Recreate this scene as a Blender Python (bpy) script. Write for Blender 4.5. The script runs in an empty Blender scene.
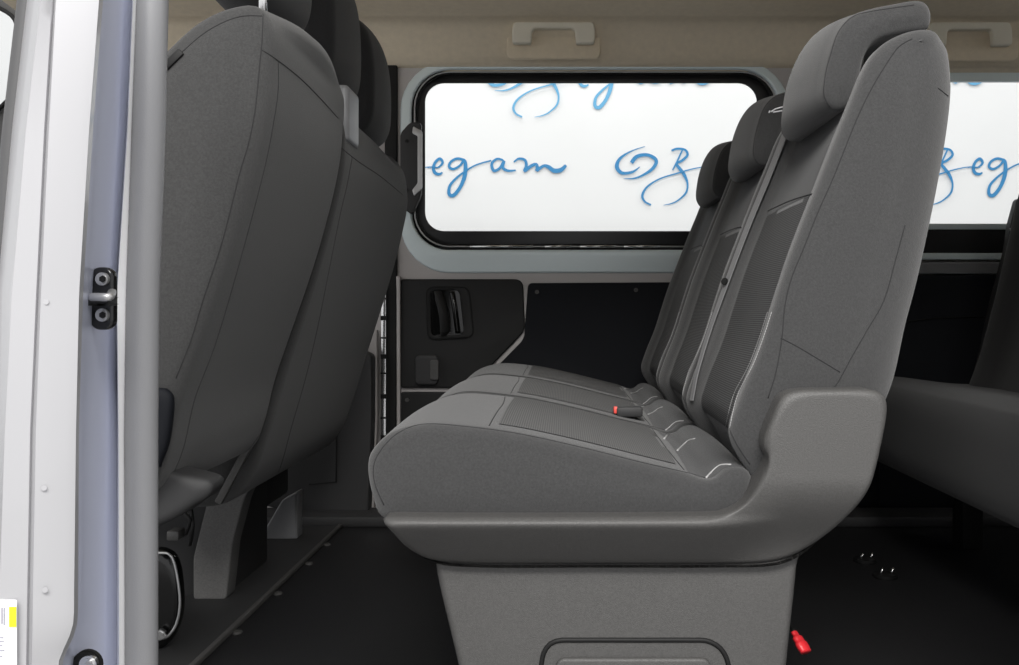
import bpy, bmesh, math, random
from mathutils import Vector
from mathutils.bvhtree import BVHTree
random.seed(4)
COL = bpy.context.scene.collection
F, VX, VY, CZ = 900.0, 565.0, 312.0, 0.57     # focal length in pixels, principal point, eye height above the van floor

def at(x, y, Y):
    return Vector(((x - VX) * Y / F, Y, CZ + (VY - y) * Y / F))

# ------------------------------------------------------------------ materials
def mat(name, col, rough=0.6, metal=0.0, spec=0.5, bump=0.0, bscale=400.0, var=0.0, vscale=30.0, sheen=0.0, coat=0.0, weave=None):
    m = bpy.data.materials.new(name); m.use_nodes = True
    nt = m.node_tree; b = nt.nodes['Principled BSDF']
    b.inputs['Base Color'].default_value = (*col, 1)
    b.inputs['Roughness'].default_value = rough
    b.inputs['Metallic'].default_value = metal
    b.inputs['Specular IOR Level'].default_value = spec
    b.inputs['Coat Weight'].default_value = coat
    if sheen:
        b.inputs['Sheen Weight'].default_value = sheen
        b.inputs['Sheen Roughness'].default_value = 0.6
    tc = nt.nodes.new('ShaderNodeTexCoord')
    if var:
        n = nt.nodes.new('ShaderNodeTexNoise'); n.inputs['Scale'].default_value = vscale
        n.inputs['Detail'].default_value = 6
        nt.links.new(tc.outputs['Object'], n.inputs['Vector'])
        r = nt.nodes.new('ShaderNodeMapRange')
        r.inputs['From Min'].default_value = .3; r.inputs['From Max'].default_value = .7
        r.inputs['To Min'].default_value = 1 - var; r.inputs['To Max'].default_value = 1 + var
        nt.links.new(n.outputs['Fac'], r.inputs['Value'])
        v = nt.nodes.new('ShaderNodeVectorMath'); v.operation = 'SCALE'
        v.inputs[0].default_value = col
        nt.links.new(r.outputs['Result'], v.inputs['Scale'])
        nt.links.new(v.outputs['Vector'], b.inputs['Base Color'])
        colsock = v.outputs['Vector']
    if weave:
        # ribbed woven cloth: fine bands along one axis, darker between the ribs
        axis, sc, amt = weave
        w = nt.nodes.new('ShaderNodeTexWave'); w.wave_type = 'BANDS'; w.bands_direction = axis
        w.inputs['Scale'].default_value = sc; w.inputs['Distortion'].default_value = 1.2
        w.inputs['Detail'].default_value = 1; w.inputs['Detail Scale'].default_value = 6
        nt.links.new(tc.outputs['Object'], w.inputs['Vector'])
        w2 = nt.nodes.new('ShaderNodeTexWave'); w2.bands_direction = 'Y'
        w2.inputs['Scale'].default_value = sc * .8; w2.inputs['Distortion'].default_value = .6
        nt.links.new(tc.outputs['Object'], w2.inputs['Vector'])
        mu = nt.nodes.new('ShaderNodeMath'); mu.operation = 'MULTIPLY'
        nt.links.new(w.outputs['Fac'], mu.inputs[0]); nt.links.new(w2.outputs['Fac'], mu.inputs[1])
        ad = nt.nodes.new('ShaderNodeMath'); ad.operation = 'ADD'
        nt.links.new(mu.outputs[0], ad.inputs[0]); nt.links.new(w.outputs['Fac'], ad.inputs[1])
        r2 = nt.nodes.new('ShaderNodeMapRange'); r2.inputs['From Max'].default_value = 2
        r2.inputs['To Min'].default_value = 1 - amt; r2.inputs['To Max'].default_value = 1 + amt * 1.6
        nt.links.new(ad.outputs[0], r2.inputs['Value'])
        v2 = nt.nodes.new('ShaderNodeVectorMath'); v2.operation = 'SCALE'; v2.inputs[0].default_value = col
        nt.links.new(r2.outputs['Result'], v2.inputs['Scale'])
        nt.links.new(v2.outputs['Vector'], b.inputs['Base Color'])
    if bump:
        n = nt.nodes.new('ShaderNodeTexNoise'); n.inputs['Scale'].default_value = bscale
        n.inputs['Detail'].default_value = 3
        nt.links.new(tc.outputs['Object'], n.inputs['Vector'])
        bp = nt.nodes.new('ShaderNodeBump'); bp.inputs['Strength'].default_value = bump
        bp.inputs['Distance'].default_value = 0.001
        nt.links.new(n.outputs['Fac'], bp.inputs['Height'])
        nt.links.new(bp.outputs['Normal'], b.inputs['Normal'])
    return m

M = dict(
    fabric=mat('charcoal_fabric', (.038, .038, .0385), .95, bump=.6, bscale=800, var=.17, vscale=380, sheen=.25, spec=.2),
    fabric_back=mat('charcoal_back_fabric', (.043, .043, .043), .95, bump=.6, bscale=800, var=.17, vscale=380, sheen=.15, spec=.2),
    fabric_dark=mat('black_fabric', (.026, .026, .0275), .95, bump=.5, bscale=900, var=.12, vscale=300, sheen=.15, spec=.2),
    insert=mat('ribbed_fabric', (.088, .088, .089), .9, weave=('Z', 110, .45), spec=.2),
    insert_c=mat('ribbed_cushion_fabric', (.105, .105, .105), .9, weave=('X', 110, .34), spec=.2),
    seam=mat('seam_thread', (.02, .02, .021), .9),
    stitch=mat('grey_stitching', (.42, .42, .42), .8),
    piping=mat('light_piping', (.38, .38, .38), .6),
    plastic=mat('grained_grey_plastic', (.070, .0685, .0665), .47, bump=.6, bscale=900, var=.15, vscale=500),
    plastic_dark=mat('grained_black_plastic', (.030, .030, .031), .6, bump=.4, bscale=900),
    plastic_door=mat('door_panel_plastic', (.020, .020, .020), .6, spec=.3, bump=.3, bscale=900),
    panel_black=mat('black_hardboard', (.005, .006, .009), .7, spec=.25, bump=.3, bscale=600),
    black=mat('black_rubber', (.008, .008, .008), .6, spec=.3),
    gloss=mat('black_gloss', (.006, .006, .006), .15),
    frit=mat('black_glass_border', (.014, .014, .015), .35),
    rubber=mat('grey_weatherstrip', (.21, .212, .22), .42, bump=.2, bscale=700),
    paint=mat('silver_paint', (.47, .47, .485), .32, metal=.35, coat=.3),
    paint_reflect_tint=mat('silver_paint_jamb_reflection', (.60, .63, .76), .38, metal=.25, coat=.3),  # same silver paint, with the jamb's bluish reflection put into its colour
    paint_far=mat('silver_paint_door', (.50, .475, .465), .45, metal=.15),
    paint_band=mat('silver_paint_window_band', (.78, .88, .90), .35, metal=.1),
    chrome=mat('bright_metal', (.75, .75, .75), .22, metal=1.0),
    steel=mat('brushed_steel', (.50, .50, .50), .4, metal=.8),
    liner=mat('beige_headliner', (.80, .70, .54), .95, bump=.35, bscale=500, var=.04, vscale=60),
    handle_p=mat('beige_plastic', (.84, .80, .68), .55),
    floor=mat('black_floor_covering', (.010, .010, .011), .50, bump=.9, bscale=350, var=.2, vscale=200),
    strap=mat('grey_webbing', (.20, .20, .205), .75, weave=('X', 300, .15)),
    red=mat('red_plastic', (.75, .03, .04), .35),
    orange=mat('red_button', (.85, .10, .08), .4),
    backdrop=mat('white_backdrop', (.70, .715, .72), .9, var=.02, vscale=1.2),
    blue=mat('blue_print', (.03, .20, .42), .8),
    bluelt=mat('light_blue_print', (.12, .36, .58), .8),
    paper=mat('white_sticker', (.85, .85, .87), .5),
    yellow=mat('yellow_print', (.80, .85, .02), .5),
    ink=mat('grey_print', (.35, .35, .40), .6),
)
g = bpy.data.materials.new('clear_glass'); g.use_nodes = True
nt = g.node_tree; nt.nodes.clear()
o_ = nt.nodes.new('ShaderNodeOutputMaterial'); mx = nt.nodes.new('ShaderNodeMixShader')
tr = nt.nodes.new('ShaderNodeBsdfTransparent'); gl = nt.nodes.new('ShaderNodeBsdfGlossy')
tr.inputs['Color'].default_value = (.985, .985, .98, 1); gl.inputs['Roughness'].default_value = .02
fr = nt.nodes.new('ShaderNodeFresnel'); fr.inputs['IOR'].default_value = 1.18
nt.links.new(fr.outputs[0], mx.inputs[0]); nt.links.new(tr.outputs[0], mx.inputs[1]); nt.links.new(gl.outputs[0], mx.inputs[2])
nt.links.new(mx.outputs[0], o_.inputs[0]); M['glass'] = g

# ------------------------------------------------------------------ object helpers
def link(name, me, m, parent=None, smooth=True):
    o = bpy.data.objects.new(name, me); COL.objects.link(o)
    if m: me.materials.append(M[m] if isinstance(m, str) else m)
    if parent is not None: o.parent = parent; o.matrix_parent_inverse = parent.matrix_world.inverted()
    if smooth:
        me.polygons.foreach_set('use_smooth', [True] * len(me.polygons))
    return o
def sharp(o, deg=35):
    o.data.set_sharp_from_angle(angle=math.radians(deg)); return o
def thing(name, label, cat, loc=(0, 0, 0), group=None):
    o = bpy.data.objects.new(name, None); COL.objects.link(o); o.location = loc
    o.matrix_world.translation = Vector(loc)
    o.empty_display_size = .05
    return tag(o, label, cat, group)
def tag(o, label, cat, group=None):
    o['label'] = label; o['category'] = cat
    if group: o['group'] = group
    return o
def structure(o):
    o['kind'] = 'structure'; return o
def struct_root(name, loc=(0, 0, 0)):
    o = bpy.data.objects.new(name, None); COL.objects.link(o); o.location = loc
    o.matrix_world.translation = Vector(loc); return structure(o)

def catmull(pts, closed, sub=10):
    out = []; n = len(pts); rng = n if closed else n - 1
    for i in range(rng):
        if closed: a, b, c, d = pts[i - 1], pts[i], pts[(i + 1) % n], pts[(i + 2) % n]
        else: a, b, c, d = pts[max(i - 1, 0)], pts[i], pts[i + 1], pts[min(i + 2, n - 1)]
        for k in range(sub):
            t = k / sub
            # centripetal-like damping: plain Catmull-Rom with tension .5
            out.append(tuple(.5 * ((2 * b[j]) + (-a[j] + c[j]) * t + (2 * a[j] - 5 * b[j] + 4 * c[j] - d[j]) * t * t + (-a[j] + 3 * b[j] - 3 * c[j] + d[j]) * t ** 3) for j in range(len(b))))
    if not closed: out.append(tuple(pts[-1]))
    return out
def resample(pts, n, closed):
    P = pts + [pts[0]] if closed else pts
    L = [0]
    for a, b in zip(P, P[1:]): L.append(L[-1] + math.dist(a, b))
    tot = L[-1]; out = []; j = 0
    m = n if closed else n - 1
    for i in range(n):
        s = tot * i / m
        while j < len(L) - 2 and L[j + 1] < s: j += 1
        t = (s - L[j]) / max(L[j + 1] - L[j], 1e-9)
        out.append(tuple(P[j][k] + (P[j + 1][k] - P[j][k]) * t for k in range(len(P[0]))))
    return out
def smst(a, b, x):
    t = max(0, min(1, (x - a) / (b - a))); return t * t * (3 - 2 * t)

class Loft:
    """Upholstered body: a side outline (x, z) carried across the van (y) with rounded, slightly domed ends.
    rr(x,z,nx,nz) -> corner radius; mid(i_frac_profile, x, z, nx, nz, v) -> extra inset between the ends."""
    def __init__(s, prof, y0, y1, rr, mid=None, n=120, K=6, nm=14, dome=0., dome_w=.03, ry=None, rr1=None, lin=False):
        P = resample(catmull(prof, True), n, True)
        A = sum(P[i - 1][0] * P[i][1] - P[i][0] * P[i - 1][1] for i in range(n))
        sg = 1 if A > 0 else -1
        N = []
        for i in range(n):
            dx = P[(i + 1) % n][0] - P[i - 1][0]; dz = P[(i + 1) % n][1] - P[i - 1][1]; l = math.hypot(dx, dz) or 1
            N.append((sg * dz / l, -sg * dx / l))     # outward
        s.P, s.N, s.n = P, N, n
        rows = []
        RY = [ry(*P[i], *N[i]) if ry else None for i in range(n)]
        def flow(Rl, extra):
            """inward offset of the outline in small smoothed steps, so tight corners never fold over"""
            cur = [list(p) for p in P]; fam = [[tuple(p) for p in cur]]
            steps = 16; ex = 6 if extra else 0
            for st in range(steps + ex):
                D = [Rl[i] / steps for i in range(n)] if st < steps else [extra / ex] * n
                nx = []
                for i in range(n):
                    dx = cur[(i + 1) % n][0] - cur[i - 1][0]; dz = cur[(i + 1) % n][1] - cur[i - 1][1]; l = math.hypot(dx, dz) or 1
                    nx.append([cur[i][0] - sg * dz / l * D[i], cur[i][1] + sg * dx / l * D[i]])
                for _ in range(2 if st < steps else 6):
                    nx = [[nx[i][k] * .5 + (nx[i - 1][k] + nx[(i + 1) % n][k]) * .25 for k in (0, 1)] for i in range(n)]
                cur = nx; fam.append([tuple(p) for p in cur])
            return fam, steps, ex
        def fpt(fam, steps, i, fr):
            q = fr * steps; a = min(int(q), len(fam) - 2); t = q - a
            return fam[a][i][0] * (1 - t) + fam[a + 1][i][0] * t, fam[a][i][1] * (1 - t) + fam[a + 1][i][1] * t
        def capend(Rl, RYl, yend, sgn):
            fam, steps, ex = flow(Rl, 0); out = []
            for k in range(K + 1):
                th = math.pi / 2 * k / K; rw = []
                for i in range(n):
                    t1, t2 = (1 - k / K, k / K) if lin else (1 - math.sin(th), 1 - math.cos(th))
                    x, z = fpt(fam, steps, i, t1); rw.append(Vector((x, yend + sgn * RYl[i] * t2, z)))
                out.append(rw)
            s.caps.append(([fpt(fam, steps, i, 1.0) for i in range(n)], yend, sgn))
            return out
        s.caps = []; s.dome = dome; s.dome_w = dome_w
        R = [rr(*P[i], *N[i]) for i in range(n)]; R1 = [(rr1 or rr)(*P[i], *N[i]) for i in range(n)]
        RYa = [RY[i] if ry else R[i] for i in range(n)]
        rows += capend(R, RYa, y0, 1); s.m0 = len(rows) - 1
        for k in range(1, nm):
            v = k / nm; rw = []
            for i in range(n):
                ins = mid(*P[i], *N[i], v) if mid else 0
                rw.append(Vector((P[i][0] - N[i][0] * ins, (y0 + RYa[i]) * (1 - v) + (y1 - R1[i]) * v, P[i][1] - N[i][1] * ins)))
            rows.append(rw)
        s.m1 = len(rows)
        rows += capend(R1, R1, y1, -1)[::-1]
        s.rows = rows
    def mesh(s, name):
        v = [p for r in s.rows for p in r]; n = s.n; f = []
        for j in range(len(s.rows) - 1):
            for i in range(n):
                a, b = j * n + i, j * n + (i + 1) % n
                f.append((a, b, b + n, a + n))
        for ring2, yend, sgn in s.caps:
            # flat-to-domed side filled with an even triangulation
            V2 = [Vector(p) for p in ring2]; E2 = [(i, (i + 1) % n) for i in range(n)]
            x0 = min(p.x for p in V2); x1 = max(p.x for p in V2); z0 = min(p.y for p in V2); z1 = max(p.y for p in V2)
            step = getattr(s, 'step', .009) if s.dome else .05; inside = []
            def dist(q): return min(((q - (a + (b - a) * max(0, min(1, (q - a).dot(b - a) / max((b - a).length_squared, 1e-12))))).length) for a, b in zip(V2, V2[1:] + V2[:1]))
            a_ = x0 + step / 2; row = 0
            while a_ < x1:
                b_ = z0 + step * (.25 + .5 * (row % 2)); row += 1
                while b_ < z1:
                    q = Vector((a_, b_)); c = False
                    for A_, B_ in zip(V2, V2[1:] + V2[:1]):
                        if (A_.y > b_) != (B_.y > b_) and a_ < (B_.x - A_.x) * (b_ - A_.y) / (B_.y - A_.y) + A_.x: c = not c
                    if c:
                        d = dist(q)
                        if d > step * .4: inside.append((q, d))
                    b_ += step
                a_ += step * .87
            from mathutils.geometry import delaunay_2d_cdt
            ov, oe, of, ovi, oei, ofi = delaunay_2d_cdt(V2 + [q for q, d in inside], E2, [list(range(n))], 1, 1e-6)
            base = len(v)
            for p, src in zip(ov, ovi):
                d = 0
                if src and min(src) >= n: d = inside[min(src) - n][1]
                e = min(d / s.dome_w, 1) if s.dome else 0
                v.append(Vector((p.x, yend - sgn * s.dome * (1 - (1 - e) ** 2), p.y)))
            f += [tuple(base + i for i in t) for t in of]
        me = bpy.data.meshes.new(name); me.from_pydata(v, [], f)
        bm = bmesh.new(); bm.from_mesh(me); bmesh.ops.remove_doubles(bm, verts=bm.verts, dist=2e-5)
        bmesh.ops.recalc_face_normals(bm, faces=bm.faces)
        bmesh.ops.triangulate(bm, faces=[q for q in bm.faces if len(q.verts) > 4])
        bm.to_mesh(me); bm.free(); return me
    def patch(s, name, test, off, m, parent):
        """the part of the surface where test(P) holds, lifted by off along the outline's normal"""
        n = s.n; v = []; idx = {}; f = []
        def vid(j, i):
            if (j, i) not in idx:
                idx[(j, i)] = len(v); p = s.rows[j][i]; v.append(p + Vector((s.N[i][0], 0, s.N[i][1])) * off)
            return idx[(j, i)]
        for j in range(s.m0, s.m1):
            for i in range(n):
                q = [(j, i), (j, (i + 1) % n), (j + 1, (i + 1) % n), (j + 1, i)]
                c = sum((s.rows[a][b] for a, b in q), Vector()) / 4
                if test(c, Vector((s.N[i][0], 0, s.N[i][1])), (j - s.m0 + .5) / (s.m1 - s.m0)): f.append([vid(*t) for t in q])
        me = bpy.data.meshes.new(name); me.from_pydata(v, [], f)
        bm = bmesh.new(); bm.from_mesh(me); bmesh.ops.recalc_face_normals(bm, faces=bm.faces)
        bm.to_mesh(me); bm.free()
        return link(name, me, m, parent)

def pxprof(pts, Y): return [((x - VX) * Y / F, CZ + (VY - y) * Y / F) for x, y in pts]

def tube(name, pts, r, m, parent=None, closed=False, res=8, smooth_path=True, flat=1.0):
    P = catmull([tuple(p) for p in pts], closed, 6) if smooth_path and len(pts) > 2 else [tuple(p) for p in pts]
    P = [Vector(p) for p in P]; n = len(P); v = []; f = []
    up = None
    for i in range(n):
        a = P[i - 1] if (i or closed) else P[0]; b = P[(i + 1) % n] if (i < n - 1 or closed) else P[-1]
        d = (b - a).normalized()
        if up is None: up = d.orthogonal().normalized()
        up = (up - d * up.dot(d)).normalized(); w = d.cross(up)
        rad = r[min(i * len(r) // n, len(r) - 1)] if isinstance(r, (list, tuple)) else r
        for k in range(res):
            t = 2 * math.pi * k / res
            v.append(P[i] + up * math.cos(t) * rad + w * math.sin(t) * rad * flat)
    for i in range(n if closed else n - 1):
        for k in range(res):
            a = i * res + k; b = i * res + (k + 1) % res; c = ((i + 1) % n) * res
            f.append((a, b, c + (k + 1) % res, c + k))
    if not closed:
        f.append(tuple(range(res - 1, -1, -1))); f.append(tuple(range((n - 1) * res, n * res)))
    me = bpy.data.meshes.new(name); me.from_pydata(v, [], f)
    return link(name, me, m, parent)

def roundpoly(pts, r, k=6):
    out = []; n = len(pts)
    for i in range(n):
        p = Vector(pts[i][:2]); a = Vector(pts[i - 1][:2]); b = Vector(pts[(i + 1) % n][:2])
        rad = pts[i][2] if len(pts[i]) > 2 else r
        da, db = (a - p), (b - p)
        q = min(rad, da.length * .49, db.length * .49)
        if q < 1e-6: out.append(tuple(p)); continue
        A = p + da.normalized() * q; B = p + db.normalized() * q
        for j in range(k + 1):
            t = j / k; out.append(tuple(A * (1 - t) ** 2 + p * 2 * t * (1 - t) + B * t * t))
    return out
def rrect(x0, y0, x1, y1, r):
    out = []
    for cx, cy, a0 in ((x1 - r, y1 - r, 0), (x0 + r, y1 - r, 90), (x0 + r, y0 + r, 180), (x1 - r, y0 + r, 270)):
        for k in range(9):
            a = math.radians(a0 + k * 90 / 8); out.append((cx + r * math.cos(a), cy + r * math.sin(a)))
    return out

def plate(name, loops, Y, th, m, parent=None, bev=.0015, res=2):
    """flat panel whose outer and hole outlines are drawn on the plane y = Y, th thick away from the opening"""
    cu = bpy.data.curves.new('outline', 'CURVE'); cu.dimensions = '2D'; cu.fill_mode = 'BOTH'
    for lp in loops:
        sp = cu.splines.new('POLY'); sp.points.add(len(lp) - 1); sp.use_cyclic_u = True
        for i, (x, y) in enumerate(lp):
            q = at(x, y, Y); sp.points[i].co = (q.x, q.z, 0, 1)
    cu.extrude = max(th / 2 - bev, 0); cu.bevel_depth = bev; cu.bevel_resolution = res; cu.offset = -bev
    t = bpy.data.objects.new('outline', cu); COL.objects.link(t)
    dg = bpy.context.evaluated_depsgraph_get(); me = bpy.data.meshes.new_from_object(t.evaluated_get(dg))
    bpy.data.objects.remove(t); me.materials.clear()
    for v in me.vertices:
        x, z, d = v.co; v.co = (x, Y + th / 2 - d, z)
    bm = bmesh.new(); bm.from_mesh(me); bmesh.ops.remove_doubles(bm, verts=bm.verts, dist=1e-5)
    bmesh.ops.recalc_face_normals(bm, faces=bm.faces); bm.to_mesh(me); bm.free()
    me.name = name
    return sharp(link(name, me, m, parent), 30)

def box(name, lo, hi, m, parent=None, bev=.004, seg=2):
    bm = bmesh.new(); bmesh.ops.create_cube(bm, size=1)
    for v in bm.verts:
        v.co = Vector([(lo[i] + hi[i]) / 2 + v.co[i] * (hi[i] - lo[i]) for i in range(3)])
    if bev: bmesh.ops.bevel(bm, geom=bm.edges[:], offset=bev, segments=seg, affect='EDGES', profile=.5)
    me = bpy.data.meshes.new(name); bm.to_mesh(me); bm.free()
    return sharp(link(name, me, m, parent), 40)
def disc(name, c, r, h, axis, m, parent=None, seg=20, bev=.0):
    """short cylinder with a softened rim"""
    bm = bmesh.new(); bmesh.ops.create_cone(bm, cap_ends=True, segments=seg, radius1=r, radius2=r, depth=h)
    b = bev or min(h, r) * .25
    bmesh.ops.bevel(bm, geom=[e for e in bm.edges if len([q for q in e.link_faces if len(q.verts) > 4]) == 1], offset=b, segments=2, affect='EDGES')
    q = Vector((0, 0, 1)).rotation_difference(Vector(axis)).to_matrix()
    for v in bm.verts: v.co = q @ v.co + Vector(c)
    me = bpy.data.meshes.new(name); bm.to_mesh(me); bm.free()
    return sharp(link(name, me, m, parent), 40)

def bvh(me): return BVHTree.FromPolygons([v.co.copy() for v in me.vertices], [tuple(p.vertices) for p in me.polygons])
EYE = Vector((0, 0, CZ))
def trace(bv, pts, off=.0, n=40):
    """points of a seam laid on an upholstered surface"""
    out = []
    for x, y in resample(catmull(pts, False), n, False):
        h, nn, i, d = bv.ray_cast(EYE, (at(x, y, 1) - EYE).normalized())
        if h is not None:
            if out and abs((h - out[-1]).length) > .12: continue
            out.append(h + nn * off * (-1 if nn.dot(h - EYE) > 0 else 1))
    return out
def seam(bv, pts, parent, r=.0007, m='seam', n=40, name='seam', off=0):
    p = trace(bv, pts, off, n)
    return tube(name, p, r, m, parent, res=6, smooth_path=False) if len(p) > 2 else None
def stitches(bv, pts, parent, n=60, r=.0006, name='stitching'):
    p = trace(bv, pts, .0006, n * 2)
    # a continuous thread that thickens at every stitch
    rad = [r * (1.25 if i % 2 else .35) for i in range(len(p))]
    o = tube(name, p, rad, 'stitch', parent, res=6, smooth_path=False)
    return o

# ================================================================== MIDDLE ROW SEATS
Y0 = 1.08
def copy_tree(o, parent=None):
    c = o.copy(); COL.objects.link(c)
    if parent is not None:
        c.parent = parent; c.matrix_parent_inverse = o.matrix_parent_inverse.copy()
    for ch in [k for k in COL.objects if k.parent == o]: copy_tree(ch, c)
    return c

def middle_seat():
    root = thing('rear_seat', 'charcoal fabric middle row seat nearest the open door, with grey plastic side shell', 'seat', (0, 1.3, 0), 'middle row seats')
    # cushion
    cp = pxprof([(388, 517), (375, 494), (370, 462), (378, 444), (397, 429), (430, 422), (470, 424), (520, 431), (580, 444),
                 (640, 459), (680, 469), (700, 476), (712, 476), (722, 468), (734, 465), (746, 469), (750, 482), (743, 500), (726, 517), (560, 522), (440, 522)], 1.10)
    L = Loft(cp, Y0 - .005, 1.501, lambda x, z, a, b: .016, lambda x, z, a, b, v: -.005 * math.sin(math.pi * v) * max(b, 0), dome=.006, dome_w=.04, n=160)
    cu = link('seat_cushion', L.mesh('seat_cushion'), 'fabric', root)
    bv = bvh(cu.data)
    L.patch('cushion_panel', lambda c, n, v: -.080 < c.x < .135 and n.z > .7 and .04 < v < .97, .0012, 'insert_c', cu)
    L.patch('rear_flap_shade', lambda c, n, v: .149 < c.x and n.z > -.1 and .03 < v < .98, .0005, 'fabric_dark', cu)  # grey cloth flap, darkened in colour for the shade of the crevice
    seam(bv, [(384, 505), (375, 484), (374, 464), (384, 446), (400, 432), (425, 424), (470, 427), (520, 434), (580, 447), (640, 462), (684, 472), (706, 478)], cu, n=60)
    seam(bv, [(489, 426), (497, 412), (503, 404), (505, 397)], cu)
    seam(bv, [(428, 423), (450, 396)], cu) if 0 else None
    seam(bv, [(684, 470), (667, 449), (650, 426)], cu)
    for a in ([(648, 423), (656, 414), (664, 411)], [(664, 439), (673, 429), (680, 427)], [(677, 451), (688, 441), (695, 439)], [(706, 478), (719, 466), (731, 465)]):
        seam(bv, a, cu, r=.0016, m='piping', name='piping', n=12)
    # backrest
    bp = pxprof([(770, 512), (748, 474), (728, 436), (736, 400), (756, 350), (772, 300), (788, 252), (812, 190), (830, 144), (845, 108), (858, 76), (870, 56), (886, 43), (908, 35), (932, 34), (947, 43), (952, 62),
                 (953, 100), (943, 170), (922, 271), (908, 325), (894, 386), (872, 432), (848, 480), (815, 520)], 1.11)
    def rr(x, z, a, b):
        return .012 + .046 * smst(-.2, .8, a)       # soft at the back edge, tighter at the front
    def ry(x, z, a, b):
        return .016 + .030 * smst(-.2, .8, a)
    def mid(x, z, a, b, v):
        e = min(v, 1 - v); g = smst(.025, .13, e) * .020 * smst(.1, .75, -a) * smst(1.05, .92, z)
        return g - .006 * math.sin(math.pi * v) * smst(0, .6, b)
    L = Loft(bp, Y0, 1.503, rr, mid, dome=.006, dome_w=.03, n=200, nm=26, ry=ry)
    bk = link('backrest', L.mesh('backrest'), 'fabric', root)
    bv = bvh(bk.data)
    L.patch('woven_panel', lambda c, n, v: n.x < -.3 and .41 < c.z < .722 and .10 < v < .90, .0006, 'insert', bk)
    L.patch('upper_panel', lambda c, n, v: n.x < -.3 and .724 < c.z < .93 and .10 < v < .90, .0005, 'fabric_dark', bk)
    seam(bv, [(812, 194), (790, 201), (768, 211)], bk, r=.0012)
    seam(bv, [(912, 39), (904, 43), (895, 51), (873, 86), (856, 121), (834, 176), (818, 212), (805, 245), (792, 277), (785, 305), (782, 338), (776, 372), (768, 398)], bk, n=70)
    seam(bv, [(781, 338), (800, 348), (840, 372)], bk)
    seam(bv, [(938, 88), (948, 96)], bk)
    seam(bv, [(905, 225), (896, 258), (884, 300), (866, 332), (850, 360), (838, 382), (830, 391)], bk, n=50)
    stitches(bv, [(772, 312), (763, 340), (752, 368), (738, 395), (730, 428)], bk, n=46, r=.00042)
    stitches(bv, [(768, 312), (759, 340), (748, 368), (734, 395), (726, 426)], bk, n=46, r=.00042)
    seam(bv, [(730, 430), (738, 446), (750, 464)], bk)
    # headrest: a hooked pad that drops over the top of the backrest
    hp = pxprof([(829, 110), (821, 98), (823, 74), (828, 52), (837, 31), (850, 17), (870, 10), (895, 5), (914, 2), (925, 6), (929, 18), (925, 31), (908, 35), (890, 38),
                 (873, 44), (863, 57), (857, 82), (852, 101), (842, 111)], 1.182)
    L = Loft(hp, 1.168, 1.425, lambda x, z, a, b: .011, lambda x, z, a, b, v: -.018 * math.sin(math.pi * v) ** .8 * smst(-.1, .8, -a), dome=.004, dome_w=.012, n=120, nm=16, rr1=lambda x, z, a, b: .035)
    hd = link('headrest', L.mesh('headrest'), 'fabric', root)
    bv = bvh(hd.data)
    seam(bv, [(830, 107), (824, 94), (826, 72), (831, 54), (838, 33), (851, 18), (868, 12), (914, 5)], hd, n=50)
    for y in (1.25, 1.34):
        q = at(878, 70, 1.17); tube('headrest_post', [(q.x, y, q.z), (q.x + .004, y, q.z + .05)], .005, 'steel', root)
    return root

seat_a = middle_seat()
seat_b = copy_tree(seat_a); seat_b.location.y += .44
seat_b['label'] = 'charcoal middle row seat between the two others, white printed mark on its headrest'
seat_c = copy_tree(seat_a); seat_c.location.y += .88
seat_c['label'] = 'charcoal middle row seat farthest from the open door, against the black door panel'
# parts of the near seat alone: side shell and pedestal
def shell():
    sp = pxprof([(390, 517), (384, 522), (391, 534), (403, 556), (428, 574), (480, 579), (600, 579), (720, 579), (788, 576), (824, 556), (850, 524), (870, 484),
                 (883, 430), (886, 404), (880, 393), (866, 389), (830, 389), (797, 390), (782, 396), (774, 410), (764, 436), (764, 449), (768, 459),
                 (758, 482), (746, 502), (728, 513), (700, 516), (560, 517), (450, 517)], 1.05)
    L = Loft(sp, 1.040, 1.125, lambda x, z, a, b: .007, None, n=300, nm=3, dome=.00001, dome_w=.02, ry=lambda x, z, a, b: .009, rr1=lambda x, z, a, b: .004)
    L.step = .0034
    me = L.mesh('side_shell')
    zc = CZ + (VY - 526) * 1.04 / F; xl = (700 - VX) * 1.04 / F; xr = (800 - VX) * 1.04 / F
    for v in me.vertices:
        x, y, z = v.co
        if y > 1.08: continue
        t = smst(xl, xr, x)
        h = zc - z; under = min(.5 * (h + math.sqrt(h * h + .004 ** 2)) * 1.02, .078)                 # crisp shelf edge, then falling away underneath
        soft = .066 * smst(zc + .055, zc - .070, z)                    # softer turn under the arm
        lip = .0048 * smst(0, .011, z - zc) * (1 - t)
        v.co.y += under * (1 - t) + soft * t + lip
    return me
sh = link('side_shell', shell(), 'plastic', seat_a)
sh['label'] = 'smooth grey plastic side shell'
pp = pxprof([(440, 545), (434, 560), (437, 586), (455, 662), (482, 780), (500, 786), (640, 787), (770, 786), (779, 778), (790, 665), (800, 566), (796, 548), (640, 545)], 1.10)
L = Loft(pp, 1.109, 1.30, lambda x, z, a, b: .010, n=200, nm=3)
ped = link('pedestal', L.mesh('pedestal'), 'plastic', seat_a)
bv = bvh(ped.data)
ring = [(548, 785), (541, 700), (541, 668), (545, 650), (556, 641), (580, 640), (640, 640), (690, 640), (708, 641), (722, 650), (729, 668), (729, 700), (724, 785)]
seam(bv, ring, ped, r=.0032, m='black', name='groove_shade', n=80)  # black strip laid on the face paints the shade of an uncut groove
pad = plate('recess_pad', [rrect(556, 659, 711, 770, 9)], 1.103, .012, 'plastic', ped, bev=.004, res=4)

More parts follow.
